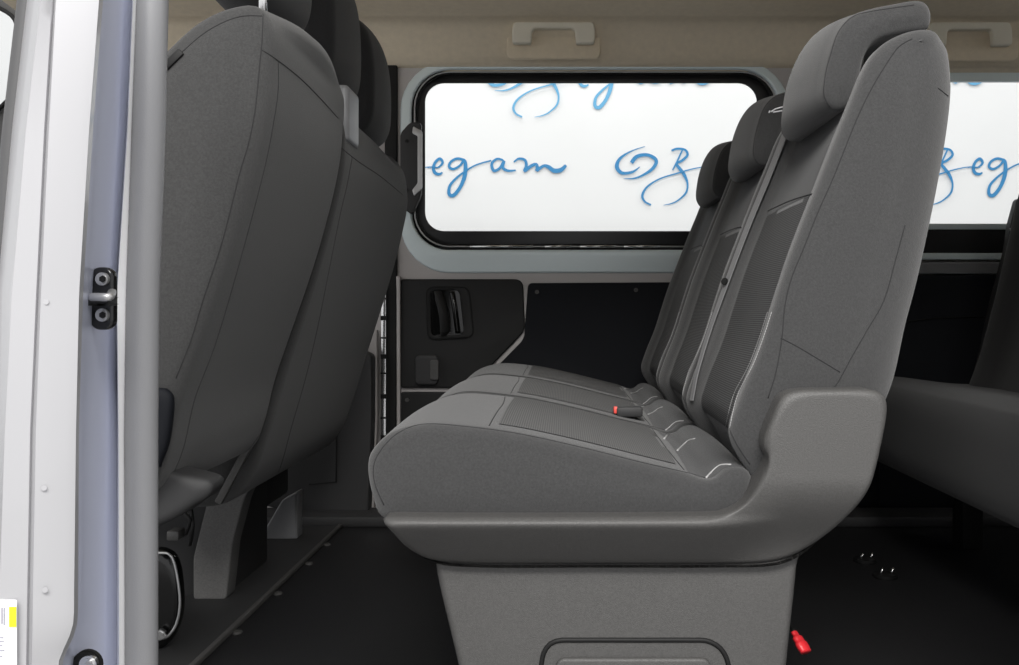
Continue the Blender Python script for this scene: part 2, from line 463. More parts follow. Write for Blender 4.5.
# seat frame running under all three cushions
fr_ = thing('metal_underframe', 'black steel frame carrying the middle row seat cushions above the floor', 'frame', (0, 1.75, .25))
box('cross_beam', (-.12, 1.32, .262), (-.06, 2.36, .294), 'black', fr_)
box('cross_beam', (.12, 1.32, .262), (.18, 2.36, .294), 'black', fr_)
for y in (1.36, 2.2):
    for x in (-.10, .14):
        box('leg', (x - .02, y, 0), (x + .02, y + .05, .265), 'black', fr_)
    box('floor_rail', (-.20, y, .0), (.30, y + .05, .018), 'black', fr_)
box('under_tray', (-.20, 1.32, .294), (.17, 2.36, .306), 'black', fr_, bev=.002)

# white printed mark on the middle headrest
mk = [o for o in COL.objects if o.parent == seat_b and o.name.startswith('headrest') and 'post' not in o.name][0]
def world_mesh(o):
    me = o.data.copy(); off = Vector((0, .44, 0)); me.transform(__import__('mathutils').Matrix.Translation(off)); return me
wm = world_mesh(mk); bvm = bvh(wm)
bmk = bmesh.new()
def stroke(path):
    p = trace(bvm, path, .0008, 10)
    for a, b in zip(p, p[1:]):
        d = b - a
        if d.length < 1e-6 or d.length > .03: continue
        bmesh.ops.create_cone(bmk, cap_ends=True, segments=5, radius1=.0014, radius2=.0014, depth=d.length * 1.1,
            matrix=__import__('mathutils').Matrix.Translation((a + b) / 2) @ Vector((0, 0, 1)).rotation_difference(d).to_matrix().to_4x4())
stroke([(771, 112), (776, 109), (783, 107), (788, 106)]); stroke([(769, 113), (770, 111)]); stroke([(773, 112.5), (785, 110)])
me = bpy.data.meshes.new('printed_mark'); bmk.to_mesh(me); bmk.free()
pm = link('printed_mark', me, 'paper', None); pm.parent = mk; pm.matrix_parent_inverse.identity()
for v in me.vertices: v.co.y -= .44
if 0: pass

# belt hanging between the first and second seats
def ribbon(name, path, widths, m, parent=None, wdir=(0, 1, 0), th=.0012):
    v = []; f = []
    P = resample(catmull([tuple(p) + (w,) for p, w in zip(path, widths)], False), 40, False)
    for i, q in enumerate(P):
        p = Vector(q[:3]); w = q[3]
        a = Vector(P[max(i - 1, 0)][:3]); b = Vector(P[min(i + 1, len(P) - 1)][:3]); d = (b - a).normalized()
        W = Vector(wdir); W = (W - d * W.dot(d)).normalized(); N = d.cross(W)
        for s1, s2 in ((-1, -1), (1, -1), (1, 1), (-1, 1)): v.append(p + W * s1 * w / 2 + N * s2 * th / 2)
    for i in range(len(P) - 1):
        for k in range(4):
            a = i * 4 + k; b = i * 4 + (k + 1) % 4; f.append((a, b, b + 4, a + 4))
    f.append((3, 2, 1, 0)); n = len(v); f.append((n - 4, n - 3, n - 2, n - 1))
    me = bpy.data.meshes.new(name); me.from_pydata(v, [], f)
    return sharp(link(name, me, m, parent), 40)
bl = thing('seat_belt', 'grey webbing seat belt lying over the backrest of the nearest middle row seat', 'seat belt', (.21, 1.46, .37))
near_back = [o for o in COL.objects if o.parent == seat_a and o.name.startswith('backrest')][0]
bpts = trace(bvh(near_back.data), [(793, 122), (785, 142), (770, 180), (755, 216), (741, 252), (727, 290), (711, 335), (697, 385), (692, 425)], .006, 14)
bw = [.021, .021, .021, .021, .020, .019, .018, .017, .015, .014, .013, .012, .012, .012]
ribbon('webbing', bpts, bw[:len(bpts)], 'strap', bl, wdir=(-.25, .97, 0), th=.0014)
c_ = bpts[int(len(bpts) * .56)]
disc('belt_stop_button', c_ + Vector((-.004, -.002, 0)), .006, .006, (-.6, -.8, .1), 'black', bl, seg=14)

def buckle(x, y, Y, label, s=1.0):
    b = thing('seat_belt_buckle', label, 'buckle', at(x, y, Y), 'seat belt buckles on the middle row')
    p = at(x, y, Y)
    o = box('buckle_housing', (p.x - .006 * s, p.y - .018 * s, p.z - .016 * s), (p.x + .05 * s, p.y + .018 * s, p.z + .006 * s), 'plastic_dark', b, bev=.004)
    box('release_button', (p.x - .012 * s, p.y - .013 * s, p.z - .009 * s), (p.x - .002 * s, p.y + .013 * s, p.z + .005 * s), 'orange', b, bev=.002)
buckle(619, 409, 1.56, 'black seat belt buckle with red button lying between the near and middle cushions', .8)
buckle(647, 440, 1.33, 'small buckle with red button at the back edge of the nearest cushion', .3)

# red pull strap by the pedestal
rt = thing('release_handle', 'red plastic pull tab low beside the grey seat pedestal', 'handle', at(800, 640, 1.25))
a, b = at(794, 632, 1.26), at(806, 652, 1.24)
tube('pull_tab', [a, a.lerp(b, .35), a.lerp(b, .7), b], [.007, .011, .013, .012], 'red', rt, res=12, flat=.55)
tube('pull_cord', [at(778, 606, 1.30), at(786, 618, 1.29), a], .003, 'black', rt)

# ================================================================== FRONT SEATS (seen from behind)
def headrest(parent, yc, w, X, zt, zb, m='fabric_dark', th=.10):
    prof = [(X - .045, zt), (X - .014, zt - .030), (X, zt - .085), (X + .003, zb + .080), (X - .004, zb + .028), (X - .030, zb), (X - .085, zb + .012), (X - th, zb + .06), (X - th, zt - .07), (X - .085, zt - .012)]
    L = Loft(prof, yc - w / 2, yc + w / 2, lambda x, z, a, b: .026, lambda x, z, a, b, v: -.006 * math.sin(math.pi * v), dome=.005, dome_w=.012, n=70, nm=10)
    h = link('headrest', L.mesh('headrest'), m, parent); bv = bvh(h.data)
    for dy in (-.05, .05):
        tube('headrest_post', [(X - .045, yc + dy, zb - .06), (X - .045, yc + dy, zb + .03)], .0055, 'chrome', parent)
    return h, bv

fs = thing('driver_seat', 'charcoal front seat closest to the door pillar, seen from behind', 'seat', (-.45, 1.3, 0), 'front seats')
bp = pxprof([(243, 13), (264, 12), (276, 30), (275, 70), (270, 120), (257, 180), (235, 257), (208, 335), (186, 400), (172, 456), (156, 490), (120, 500), (60, 505), (30, 480),
             (45, 400), (80, 300), (110, 200), (135, 120), (160, 75), (182, 50), (203, 31), (224, 19)], 1.13)
def fr_r(x, z, a, b): return .010 + .014 * smst(0, .8, a)
L = Loft(bp, 1.10, 1.52, fr_r, lambda x, z, a, b, v: -.020 * math.sin(math.pi * v) * smst(.1, .7, b) - .004 * math.sin(math.pi * v) * smst(.2, .8, a), dome=.004, dome_w=.03, n=200, nm=16, rr1=lambda x, z, a, b: .05)
bk = link('backrest', L.mesh('backrest'), 'fabric_back', fs); bv = bvh(bk.data)
seam(bv, [(263, 14), (262, 40), (260, 60), (255, 110), (248, 145), (240, 172), (222, 242), (203, 300), (191, 340), (176, 378)], bk, n=80)
seam(bv, [(262, 50), (270, 55), (280, 62), (300, 78), (320, 98), (338, 118)], bk, n=40)
seam(bv, [(278, 62), (278, 90), (273, 125), (264, 170), (241, 257), (216, 342), (195, 398), (184, 446), (174, 472)], bk, n=80)
seam(bv, [(170, 63), (182, 52), (203, 34), (224, 22), (243, 16), (262, 16)], bk, n=40)
seam(bv, [(165, 489), (200, 475), (240, 457), (258, 437)], bk, n=30)
ft = box('fabric_tag', (-.0045, -.0035, -.014), (.0045, .0035, .014), 'black', fs, bev=.001)
q = trace(bv, [(174, 60), (175, 61)], .001, 2)[0]; ft.matrix_world = __import__('mathutils').Matrix.Translation(q) @ __import__('mathutils').Matrix.Rotation(math.radians(46), 4, 'Y')
headrest(fs, 1.305, .25, -.398, 1.23, .995)
tube('headrest_post', [(-.392, 1.168, .93), (-.392, 1.168, 1.04)], .0055, 'chrome', fs)
# black block added for the shade in an open slot; then cushion and base
hc = pxprof([(60, 386), (150, 388), (166, 392), (170, 404), (166, 440), (158, 462), (148, 470), (60, 470)], 1.09)
link('slot_shade_block', Loft(hc, 1.090, 1.11, lambda *a: .008, n=90, nm=2).mesh('slot_shade_block'), 'panel_black', fs)
cs = pxprof([(40, 430), (180, 470), (214, 480), (212, 494), (200, 502), (160, 525), (40, 560)], 1.16)
link('seat_cushion', Loft(cs, 1.14, 1.20, lambda *a: .012, n=90, nm=4).mesh('seat_cushion'), 'plastic_dark', fs)
bx = pxprof([(60, 545), (150, 545), (172, 547), (183, 560), (187, 600), (182, 625), (170, 642), (150, 645), (60, 645)], 1.53)
link('seat_base', Loft(bx, 1.50, 1.53, lambda *a: .010, n=90, nm=3).mesh('seat_base'), 'gloss', fs)
tube('base_trim_ring', [at(x, y, 1.495) for x, y in ((140, 554), (158, 553), (170, 555), (176, 570), (180, 600), (177, 622), (168, 636), (155, 640))], .0024, 'steel', fs)
disc('bolt', at(161, 634, 1.49), .009, .012, (0, -1, 0), 'chrome', fs, seg=6)
box('connector', at(166, 541, 1.49), Vector(at(186, 527, 1.52)), 'plastic', fs, bev=.003)
tube('wiring', [at(186, 534, 1.50), at(190, 520, 1.49), at(183, 512, 1.50), at(188, 505, 1.51)], .003, 'black', fs)
tube('wiring', [at(190, 545, 1.51), at(193, 526, 1.49), at(191, 508, 1.51)], .003, 'black', fs)

fb = thing('front_bench_seat', 'charcoal double front passenger seat with two headrests, behind the nearest front seat', 'seat', (-.45, 1.9, 0))
bp2 = [(-.415, .935), (-.395, .922), (-.382, .89), (-.378, .83), (-.388, .77), (-.410, .68), (-.440, .58), (-.475, .47), (-.505, .37), (-.535, .29), (-.575, .245), (-.64, .235), (-.72, .25), (-.72, .34),
       (-.66, .46), (-.60, .60), (-.55, .75), (-.52, .86), (-.50, .91), (-.46, .937)]
def dr(x, z, a, b): return .02 + .02 * smst(0, .8, b)
def droop(x, z, a, b, v): return .030 * smst(.55, 1, v) * smst(.3, 1, b)
L = Loft(bp2, 1.53, 2.20, dr, droop, dome=.003, dome_w=.02, n=160, nm=20, rr1=lambda x, z, a, b: .045 + .06 * smst(.2, .9, b))
bk = link('backrest', L.mesh('backrest'), 'fabric_back', fb); bv = bvh(bk.data)
seam(bv, [(336, 143), (345, 151), (359, 162), (380, 176), (403, 195)], bk, n=40)
seam(bv, [(352, 158), (347, 185), (340, 215), (329, 270), (317, 330), (305, 380), (292, 425), (280, 468), (272, 478)], bk, n=70)
headrest(fb, 1.69, .24, -.408, 1.23, .975)
headrest(fb, 2.02, .22, -.410, 1.205, .955)
COLH = [o for o in COL.objects if o.parent == fb and o.name.startswith('headrest') and 'post' not in o.name]
bg = box('belt_guide', (-.400, 1.555, .865), (-.374, 1.640, .965), 'rubber', fb, bev=.010, seg=4)
box('side_bracket', (-.006, -.006, -.062), (.006, .006, .062), 'plastic', fb, bev=.002).matrix_world = \
    __import__('mathutils').Matrix.Translation(at(236, 470, 1.50)) @ __import__('mathutils').Matrix.Rotation(math.radians(28), 4, 'Y')
plate('leg', [roundpoly([(208, 497), (236, 490), (250, 460), (262, 460), (244, 500), (232, 545), (226, 600), (193, 600), (193, 558)], 4)], 1.77, .05, mat('grained_leg_plastic', (.15, .148, .145), .6, bump=.6, bscale=900, var=.18, vscale=420), fb, bev=.004)
plate('leg', [roundpoly([(282, 500), (297, 492), (297, 539), (262, 541), (262, 534)], 1.5)], 2.24, .05, 'rubber', fb, bev=.004)
box('base_panel', (-.90, 1.79, .0), (-.675, 2.05, .285), 'plastic_dark', fb, bev=.01)
box('base_panel', (-.90, 2.05, .12), (-.685, 2.235, .285), 'plastic_dark', fb, bev=.01)
box('seat_cushion', (-1.15, 1.54, .27), (-.66, 2.2, .36), 'fabric_dark', fb, bev=.03, seg=4)

# ================================================================== THIRD ROW SEAT
ts = thing('back_row_seat', 'dark third row seat partly visible behind the middle row', 'seat', (.95, 1.8, 0), 'third row')
cp = [(.742, .33), (.745, .385), (.765, .400), (.85, .403), (1.0, .385), (1.2, .37), (1.25, .30), (1.1, .22), (.80, .205), (.755, .225)]
link('seat_cushion', Loft(cp, 1.25, 2.36, lambda *a: .02, n=90, nm=4).mesh('seat_cushion'), 'fabric_dark', ts)
tube('seam', [(.7425, 1.3, .345), (.7425, 1.8, .345), (.7425, 2.33, .345)], .001, 'seam', ts)
bp3 = [(1.03, .36), (1.06, .45), (1.10, .60), (1.135, .75), (1.17, .90), (1.21, 1.0), (1.27, 1.02), (1.30, .95), (1.28, .75), (1.22, .50), (1.16, .34), (1.08, .32)]
link('backrest', Loft(bp3, 1.88, 2.33, lambda *a: .03, lambda x, z, a, b, v: .02 * smst(.05, .25, min(v, 1 - v)) * smst(.2, .8, -a), n=90, nm=12).mesh('backrest'), 'fabric_dark', ts)
headrest(ts, 2.1, .24, 1.24, 1.20, 1.04)
box('leg', (.95, 1.7, 0), (1.0, 1.76, .24), 'black', ts); box('leg', (.95, 2.15, 0), (1.0, 2.21, .24), 'black', ts)

# ================================================================== SHELL OF THE VAN
# floor
bm = bmesh.new(); bmesh.ops.create_grid(bm, x_segments=2, y_segments=2, size=1)
for v in bm.verts: v.co = Vector((.3 + v.co.x * 2.1, 1.77 + v.co.y * .81, 0))
me = bpy.data.meshes.new('floor'); bm.to_mesh(me); bm.free()
structure(link('floor', me, 'floor', smooth=False))
ridge = structure(box('trim_1', (-.598, .98, .0), (-.588, 2.38, .011), 'plastic', bev=.003))
structure(box('floor_step', (-1.5, .98, .0), (-.601, 2.38, .006), 'plastic_dark', bev=.002))
sill = structure(box('trim_2', (-.95, 2.38, .0), (1.6, 2.50, .028), 'plastic_dark', bev=.006))
for x, y in ((237, 633), (278, 594), (309, 564), (327, 545)):
    Y = .57 * F / (y - VY); p = at(x, y, Y)
    tag(disc('floor_screw', (p.x, p.y, .001), .009, .005, (0, 0, 1), 'plastic', seg=14), 'small dark screw head in the black floor beside the front seats', 'screw', 'floor screws')
for x, y in ((865, 553), (885, 568)):
    Y = .55 * F / (y - VY); p = at(x, y, Y)
    an = thing('floor_anchor', 'small metal seat anchor in the dark floor behind the middle row', 'anchor', (p.x, p.y, 0), 'floor anchors')
    disc('anchor_plate', (p.x, p.y, .004), .026, .008, (0, 0, 1), 'black', an)
    for d in (-.010, .012):
        tube('pin', [(p.x + d, p.y, .006), (p.x + d + .006, p.y, .020)], .0028, 'chrome', an)
# far side wall, with openings for the windows
XL = 42
structure(plate('wall_far', [[(XL, 40), (1500, 40), (1500, 530), (XL, 530)], rrect(404, 60, 790, 262, 40), rrect(840, 80, 1420, 224, 14)], 2.60, .03, 'paint_far', bev=.001))
d1 = struct_root('door_1', at(600, 515, 2.56))
plate('door_skin', [roundpoly([(396, 55), (905, 55), (905, 525), (396, 525)], 6), rrect(403, 62, 786, 268, 46)], 2.560, .03, 'paint_far', d1, bev=.003)
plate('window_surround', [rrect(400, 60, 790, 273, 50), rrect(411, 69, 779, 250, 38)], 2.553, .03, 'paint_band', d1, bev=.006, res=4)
A = plate('trim_panel', [roundpoly([(400, 279), (523, 279, 9), (525, 331, 7), (470, 388, 4), (400, 388)], 4)], 2.545, .014, 'plastic_door', d1, bev=.005, res=3)
plate('trim_panel', [roundpoly([(400, 392), (470, 392), (470, 500), (400, 500)], 4)], 2.548, .010, 'plastic_door', d1, bev=.002)
plate('trim_panel', [roundpoly([(528, 283, 5), (900, 281), (900, 528), (474, 528), (474, 390), (524, 339, 6)], 5)], 2.548, .010, 'panel_black', d1, bev=.002)
for x, y in ((537, 292), (501, 369), (636, 290), (407, 400)):
    disc('panel_screw', at(x, y, 2.546), .006, .006, (0, -1, 0), 'steel' if 0 else 'plastic', d1, seg=14)
# inner handle
hb = plate('handle_bezel', [roundpoly([(426, 287), (469, 287), (474, 337), (428, 340)], 8), roundpoly([(430, 290), (459, 290), (464, 335), (431, 336)], 6)], 2.541, .010, 'plastic_door', d1, bev=.003)
tube('bezel_groove', [at(x, y, 2.538) for x, y in roundpoly([(426, 287), (469, 287), (474, 337), (428, 340)], 8, 3)], .0014, 'black', d1, closed=True, smooth_path=False)
plate('handle_recess', [roundpoly([(430, 290), (461, 290), (465, 336), (431, 336)], 6)], 2.5435, .004, 'gloss', d1, bev=.001)
tube('door_handle', [at(438, 292, 2.535), at(440, 300, 2.525), at(444, 315, 2.52), at(445, 330, 2.528), at(444, 334, 2.535)], [.013, .016, .017, .017, .013], 'plastic_door', d1, res=14, flat=.6)
tube('door_handle', [at(452, 292, 2.538), at(455, 310, 2.53), at(458, 333, 2.538)], .008, 'gloss', d1, res=12)
lk = plate('lock_body', [rrect(415, 355, 438, 385, 5)], 2.530, .014, 'plastic_dark', d1, bev=.004)
plate('lock_slider', [rrect(430, 360, 438.5, 380, 2)], 2.523, .010, 'plastic', lk, bev=.002)
# window 1
w1 = struct_root('window_1', at(591, 248, 2.58))
plate('glass_border', [rrect(408, 66, 782, 250, 38), rrect(425, 83, 757, 231, 19)], 2.592, .006, 'frit', w1, bev=.001)
plate('pane', [rrect(421, 79, 761, 235, 19)], 2.600, .003, 'glass', w1, bev=.0)
plate('rubber_seal', [rrect(411, 68, 780, 249, 38), rrect(416.5, 74, 773, 244, 34)], 2.570, .012, 'black', w1, bev=.004, res=3)
tube('seal_lip', [at(x, y, 2.566) for x, y in rrect(414.5, 72, 776.5, 246.5, 35)], .0022, 'steel', w1, closed=True, smooth_path=False)
for x0, x1 in ((470, 533), (545, 572), (580, 616), (624, 660)):
    tube('metal_strip', [at(x0, 246.5, 2.562), at(x1, 246, 2.562)], .0035, 'chrome', w1, smooth_path=False)
# window latch on its left edge
wl = thing('window_latch', 'black window latch with a grey metal bracket at the front edge of the side window', 'latch', at(412, 170, 2.54))
plate('latch_body', [roundpoly([(400, 133), (410, 122), (421, 122), (421, 195), (412, 215), (400, 206)], 4)], 2.535, .022, 'plastic_dark', wl, bev=.004)
plate('bracket', [roundpoly([(413, 126), (422, 131), (422, 188), (414, 196), (412, 190), (417.5, 183), (417.5, 136), (412, 133)], 1.5)], 2.528, .008, 'steel', wl, bev=.0015)
for y in (141, 190):
    disc('latch_screw', at(407, y, 2.533), .005, .004, (0, -1, 0), 'black', wl, seg=12)
# strips in front of the sliding door: seal, rail, pillar trim
structure(plate('trim_3', [roundpoly([(384, 60), (397, 60), (396, 525), (386, 525)], 3)], 2.545, .03, 'black', bev=.004))
structure(plate('trim_4', [roundpoly([(396, 276), (400, 276), (400, 520), (396.5, 520), (396.5, 290)], 1)], 2.535, .02, 'paint_far', bev=.002))
rail = structure(plate('trim_5', [roundpoly([(381, 285), (386, 285), (386, 525), (381, 525)], 1)], 2.535, .02, 'chrome', bev=.002))
for k in range(9):
    y = 300 + k * 19 + random.uniform(-4, 4)
    plate('rail_gap', [[(380.5, y), (386.5, y), (386.5, y + 1.5 + 3 * (k % 2)), (380.5, y + 1.5 + 3 * (k % 2))]], 2.531, .004, 'black', rail, bev=0)
structure(plate('trim_6', [roundpoly([(360, 330), (377, 330), (377, 420), (373, 525), (355, 525)], 2)], 2.53, .03, 'paint_far', bev=.004))
pt = structure(plate('trim_7', [roundpoly([(240, 300), (372, 355), (372, 420, 10), (368, 516), (305, 516), (240, 500)], 5)], 2.46, .05, 'plastic_dark', bev=.006, res=3))
tube('groove', [at(x, y, 2.458) for x, y in ((336, 430), (336, 482), (309, 484))], .002, 'black', pt, smooth_path=False)
# rear side window and the trim beneath it
w2 = struct_root('window_2', at(970, 225, 2.58))
plate('pane', [rrect(838, 76, 1424, 228, 14)], 2.606, .003, 'glass', w2, bev=0)
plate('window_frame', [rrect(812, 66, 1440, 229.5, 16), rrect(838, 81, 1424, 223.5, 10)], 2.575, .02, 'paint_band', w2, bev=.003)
structure(plate('trim_8', [[(812, 229.5), (1440, 229.5), (1440, 253), (812, 253)]], 2.57, .02, 'frit', bev=.001))
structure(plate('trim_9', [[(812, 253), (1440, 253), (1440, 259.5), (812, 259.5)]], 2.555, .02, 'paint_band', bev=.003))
structure(plate('trim_10', [[(812, 262), (1440, 262), (1440, 274), (812, 274)]], 2.550, .02, 'rubber', bev=.004))
rp = structure(plate('trim_11', [[(880, 275), (1440, 275), (1440, 532), (880, 532)]], 2.540, .02, 'panel_black', bev=.003))
tube('panel_crease', [at(x, y, 2.538) for x, y in ((882, 326), (920, 320), (950, 317.5), (1010, 317))], .002, 'black', rp)
structure(plate('trim_12', [roundpoly([(1018, 198), (1080, 198), (1080, 400), (972, 400), (994, 300), (1007, 252), (1011, 224)], 4)], 2.48, .03, 'plastic_dark', bev=.005))
tube('trim_13', [at(1011, 228, 2.47), at(1013, 236, 2.47), at(1016, 252, 2.47)], .004, 'steel')
structure(bpy.data.objects['trim_13'])
# headliner
prof = [(2.62, 1.255), (2.575, 1.255), (2.560, 1.264), (2.545, 1.268), (2.525, 1.285), (2.50, 1.318), (2.475, 1.345), (2.455, 1.358), (2.435, 1.362), (2.41, 1.363), (2.37, 1.368), (2.2, 1.385), (1.8, 1.405),
        (1.3, 1.405), (1.05, 1.385), (.95, 1.34), (.90, 1.30), (.90, 1.45), (2.62, 1.47)]
pr = catmull(prof[:-3], False, 5) + [(.90, 1.30), (.90, 1.45), (2.62, 1.47)]
v = []; f = []; n = len(pr)
xs = (-1.452, 2.3)
for x in xs:
    for (y, z) in pr: v.append((x, y, z))
for i in range(n): f.append((i, (i + 1) % n, n + (i + 1) % n, n + i))
f.append(tuple(range(n))); f.append(tuple(range(2 * n - 1, n - 1, -1)))
me = bpy.data.meshes.new('ceiling'); me.from_pydata(v, [], f)
bm = bmesh.new(); bm.from_mesh(me); bmesh.ops.recalc_face_normals(bm, faces=bm.faces); bm.to_mesh(me); bm.free()
structure(sharp(link('ceiling', me, 'liner'), 40))
def grab(x0, x1, y0, y1, label):
    gh = thing('grab_handle', label, 'handle', at((x0 + x1) / 2, (y0 + y1) / 2, 2.45), 'ceiling grab handles')
    w = x1 - x0
    plate('handle_bar', [roundpoly([(x0, y1, 4), (x0, y0, 14), (x1, y0, 14), (x1, y1, 4), (x1 - 19, y1, 2), (x1 - 20, y0 + 10, 5), (x0 + 20, y0 + 10, 5), (x0 + 19, y1, 2)], 3)], 2.452, .026, 'handle_p', gh, bev=.006, res=4)
    plate('mounting_recess', [roundpoly([(x0 - 6, y1 + 16), (x0 - 4, y0 - 4), (x1 + 4, y0 - 4), (x1 + 6, y1 + 16)], 8)], 2.490, .012, 'liner', gh, bev=.005, res=3)
    return gh
grab(512, 595, 18, 43, 'beige plastic grab handle on the headliner above the side window')
grab(928, 1013, 19, 45, 'beige plastic grab handle on the headliner beyond the near seat')

# front door window glimpsed past the pillar
w3 = struct_root('window_3', at(0, 110, 2.56))
plate('window_frame', [[(-260, -60), (44, -60), (44, 300), (-260, 300)], roundpoly([(-220, -40), (-20, -2), (18, 18, 14), (16, 92, 12), (-10, 118), (-220, 190)], 4)], 2.60, .03, 'plastic', w3, bev=.003)
plate('pane', [[(-225, -45), (25, -10), (25, 125), (-225, 195)]], 2.62, .003, 'glass', w3, bev=0)
tube('window_seal', [at(x, y, 2.59) for x, y in roundpoly([(-220, -40), (-20, -2), (18, 18, 14), (16, 92, 12), (-10, 118), (-220, 190)], 4, 4)], .006, 'black', w3, closed=True, smooth_path=False)

# ================================================================== NEAR DOOR PILLAR
rows_y = [-40, 0, 130, 240, 270, 330, 350, 430, 560, 618, 640, 665, 720]
def interp(tab, y):
    ks = [0, 130, 295, 430, 600, 665]
    if y <= 0: return tab[0] + (tab[0] - tab[1]) * (-y) / 130
    if y >= 665: return tab[-1]
    for i in range(5):
        if ks[i] <= y <= ks[i + 1]: t = (y - ks[i]) / (ks[i + 1] - ks[i]); return tab[i] * (1 - t) + tab[i + 1] * t
cols = [  # pixel x down the pillar, depth
    ([20, 5, -10, -18, -28, -30], .760),
    ([38, 23, 8, 2, -4, -6], .694),
    ([41, 26, 12, 5, -1, -3], .684),
    ([52, 44, 36, 30, 27, 26], .690),
    ([54, 46, 38, 32, 29, 28], .6935),
    ([56, 49, 41, 36, 33, 32], .690),
    ([88, 80, 69, 68, 66, 50], .700),
    ([99, 89, 79, 76, 74, 58], .704),
    ([103, 93, 83, 79, 78, 62], .714),
    ([106, 97, 88, 84, 83, 70], .760),
    ([114, 106, 97, 95, 93, 92], .800),
    ([122, 117, 107, 107, 104, 104], .835),
    ([128, 123, 114, 114, 112, 112], .856),
    ([132, 126.5, 116, 117.5, 117, 117], .868),
    ([133, 127.5, 117, 118.5, 119, 119], .838),
    ([137, 131.5, 126, 124, 125, 125], .852),
    ([142, 137, 130, 128, 128, 128], .860),
    ([150, 147, 140, 140, 140, 140], .875),
    ([160, 157, 150, 150, 150, 150], .96),
]
ysamp = [-60 + i * 12 for i in range(68)]
def pillar_mesh(name, c0, c1):
    v = []; f = []; use = cols[c0:c1]
    for y in ysamp:
        for k, (tab, Y) in enumerate(use):
            x = interp(tab, y)
            if c0 + k in (13, 14):           # flange swells around the striker
                x -= 4 * 0
            if c0 + k in (6, 7, 8) and y > 560:  # the edge sweeps forward round the lower bolt
                x += (interp([99, 89, 79, 76, 74, 74], y) - interp([99, 89, 79, 76, 74, 58], y)) * (1 - smst(612, 660, y)) * 1.0
            v.append(at(x, y, Y))
    n = len(use)
    for j in range(len(ysamp) - 1):
        for i in range(n - 1):
            a = j * n + i; f.append((a, a + 1, a + n + 1, a + n))
    me = bpy.data.meshes.new(name); me.from_pydata(v, [], f)
    return link(name, me, None, smooth=False) if c0 == 13 else sharp(link(name, me, None), 50)
wp = struct_root('wall_door_pillar', at(80, 600, .8))
p1 = pillar_mesh('outer_skin', 0, 9); p1.data.materials.append(M['paint']); p1.parent = wp; p1.matrix_parent_inverse = wp.matrix_world.inverted()
p2 = pillar_mesh('inner_jamb', 8, 14); p2.data.materials.append(M['paint_reflect_tint']); p2.parent = wp; p2.matrix_parent_inverse = wp.matrix_world.inverted()
p3 = pillar_mesh('flange', 13, 19); p3.data.materials.append(mat('silver_paint_flange_lit', (.92, .92, .93), .35)); p3.parent = wp; p3.matrix_parent_inverse = wp.matrix_world.inverted()  # silver pillar paint whitened: light catching the flange is put into the colour
for x, y in ((46, 302), (44, 488), (45, 590)):
    disc('spot_weld', at(x, y, .6915), .0022, .0006, (.2, -1, 0), 'paint', wp, seg=16)
ws = tube('weatherstrip', [at(interp([151.5, 148.5, 142.5, 141, 141, 141], y), y, .862) for y in range(-60, 760, 40)], .0152, 'rubber', res=28)
tag(ws, 'grey rubber weatherstrip running down the inner edge of the silver door pillar', 'weatherstrip')
fsl = tube('door_seal', [at(interp([28, 13, -1, -12, -20, -22], y), y, .74) for y in range(-60, 760, 40)], .0078, mat('grey_door_rubber', (.07, .07, .072), .5), res=18)
tag(fsl, 'dark rubber door seal along the outer edge of the silver pillar', 'door seal')
# striker
st = thing('door_striker', 'black door striker plate with a metal loop and two screws on the silver pillar', 'striker', at(101, 298, .80))
plate('striker_plate', [rrect(89, 267, 113, 330, 10)], .778, .010, 'gloss', st, bev=.003, res=3)
tube('striker_loop', [at(93, 297, .796), at(92, 297, .765), at(95, 297, .760), at(108, 297, .760), at(111, 295, .768), at(112, 292, .782)], .0036, 'steel', st, res=12)
box('loop_guard', at(96, 304, .775), at(109, 297, .763), 'plastic_dark', st, bev=.0015)
for y in (279, 315):
    s_ = disc('screw', at(102.5, y, .776), .0056, .006, (0, -1, 0), 'steel', st, seg=20)
    disc('screw_socket', at(102.5, y, .7725), .003, .002, (0, -1, 0), 'black', st, seg=6)
bo = thing('bolt', 'round metal bolt with a dark washer at the foot of the silver pillar', 'bolt', at(88, 664, .78))
disc('washer', at(88, 664, .766), .0125, .006, (0, -1, 0), 'black', bo, seg=24)
disc('bolt_head', at(89, 664, .761), .0075, .008, (0, -1, 0), 'chrome', bo, seg=24)
disc('socket', at(89, 664, .7565), .003, .002, (0, -1, 0), 'steel', bo, seg=6)
# sticker
sk = thing('information_sticker', 'white sticker with a yellow square and grey print on the pillar edge', 'sticker', at(5, 640, .675))
plate('sticker_sheet', [rrect(-40, 600, 16.5, 720, 2)], .6832, .0008, 'paper', sk, bev=0)
plate('yellow_square', [[(9, 607), (16, 607), (16, 627), (9, 627)]], .6825, .0006, 'yellow', sk, bev=0)
for k, (x0, x1, y0, y1) in enumerate([(1, 2.2, 608, 624), (3.4, 4.6, 608, 625), (-3, 3, 637, 638), (-3, 3.5, 641, 642), (-3, 2, 645, 646), (-3, 4, 650, 651), (-3, 2, 656, 657)]):
    plate('print_line', [[(x0, y0), (x1, y0), (x1, y1), (x0, y1)]], .6825, .0006, 'ink', sk, bev=0)

# near side bodywork behind the door opening and the cab's near side (both out of frame, they shade the interior)
structure(box('wall_near', (.62, .84, .0), (2.3, .90, 1.40), 'paint_far', bev=.01))
structure(box('wall_rear', (2.25, .88, 0), (2.30, 2.62, .85), 'panel_black', bev=.005))

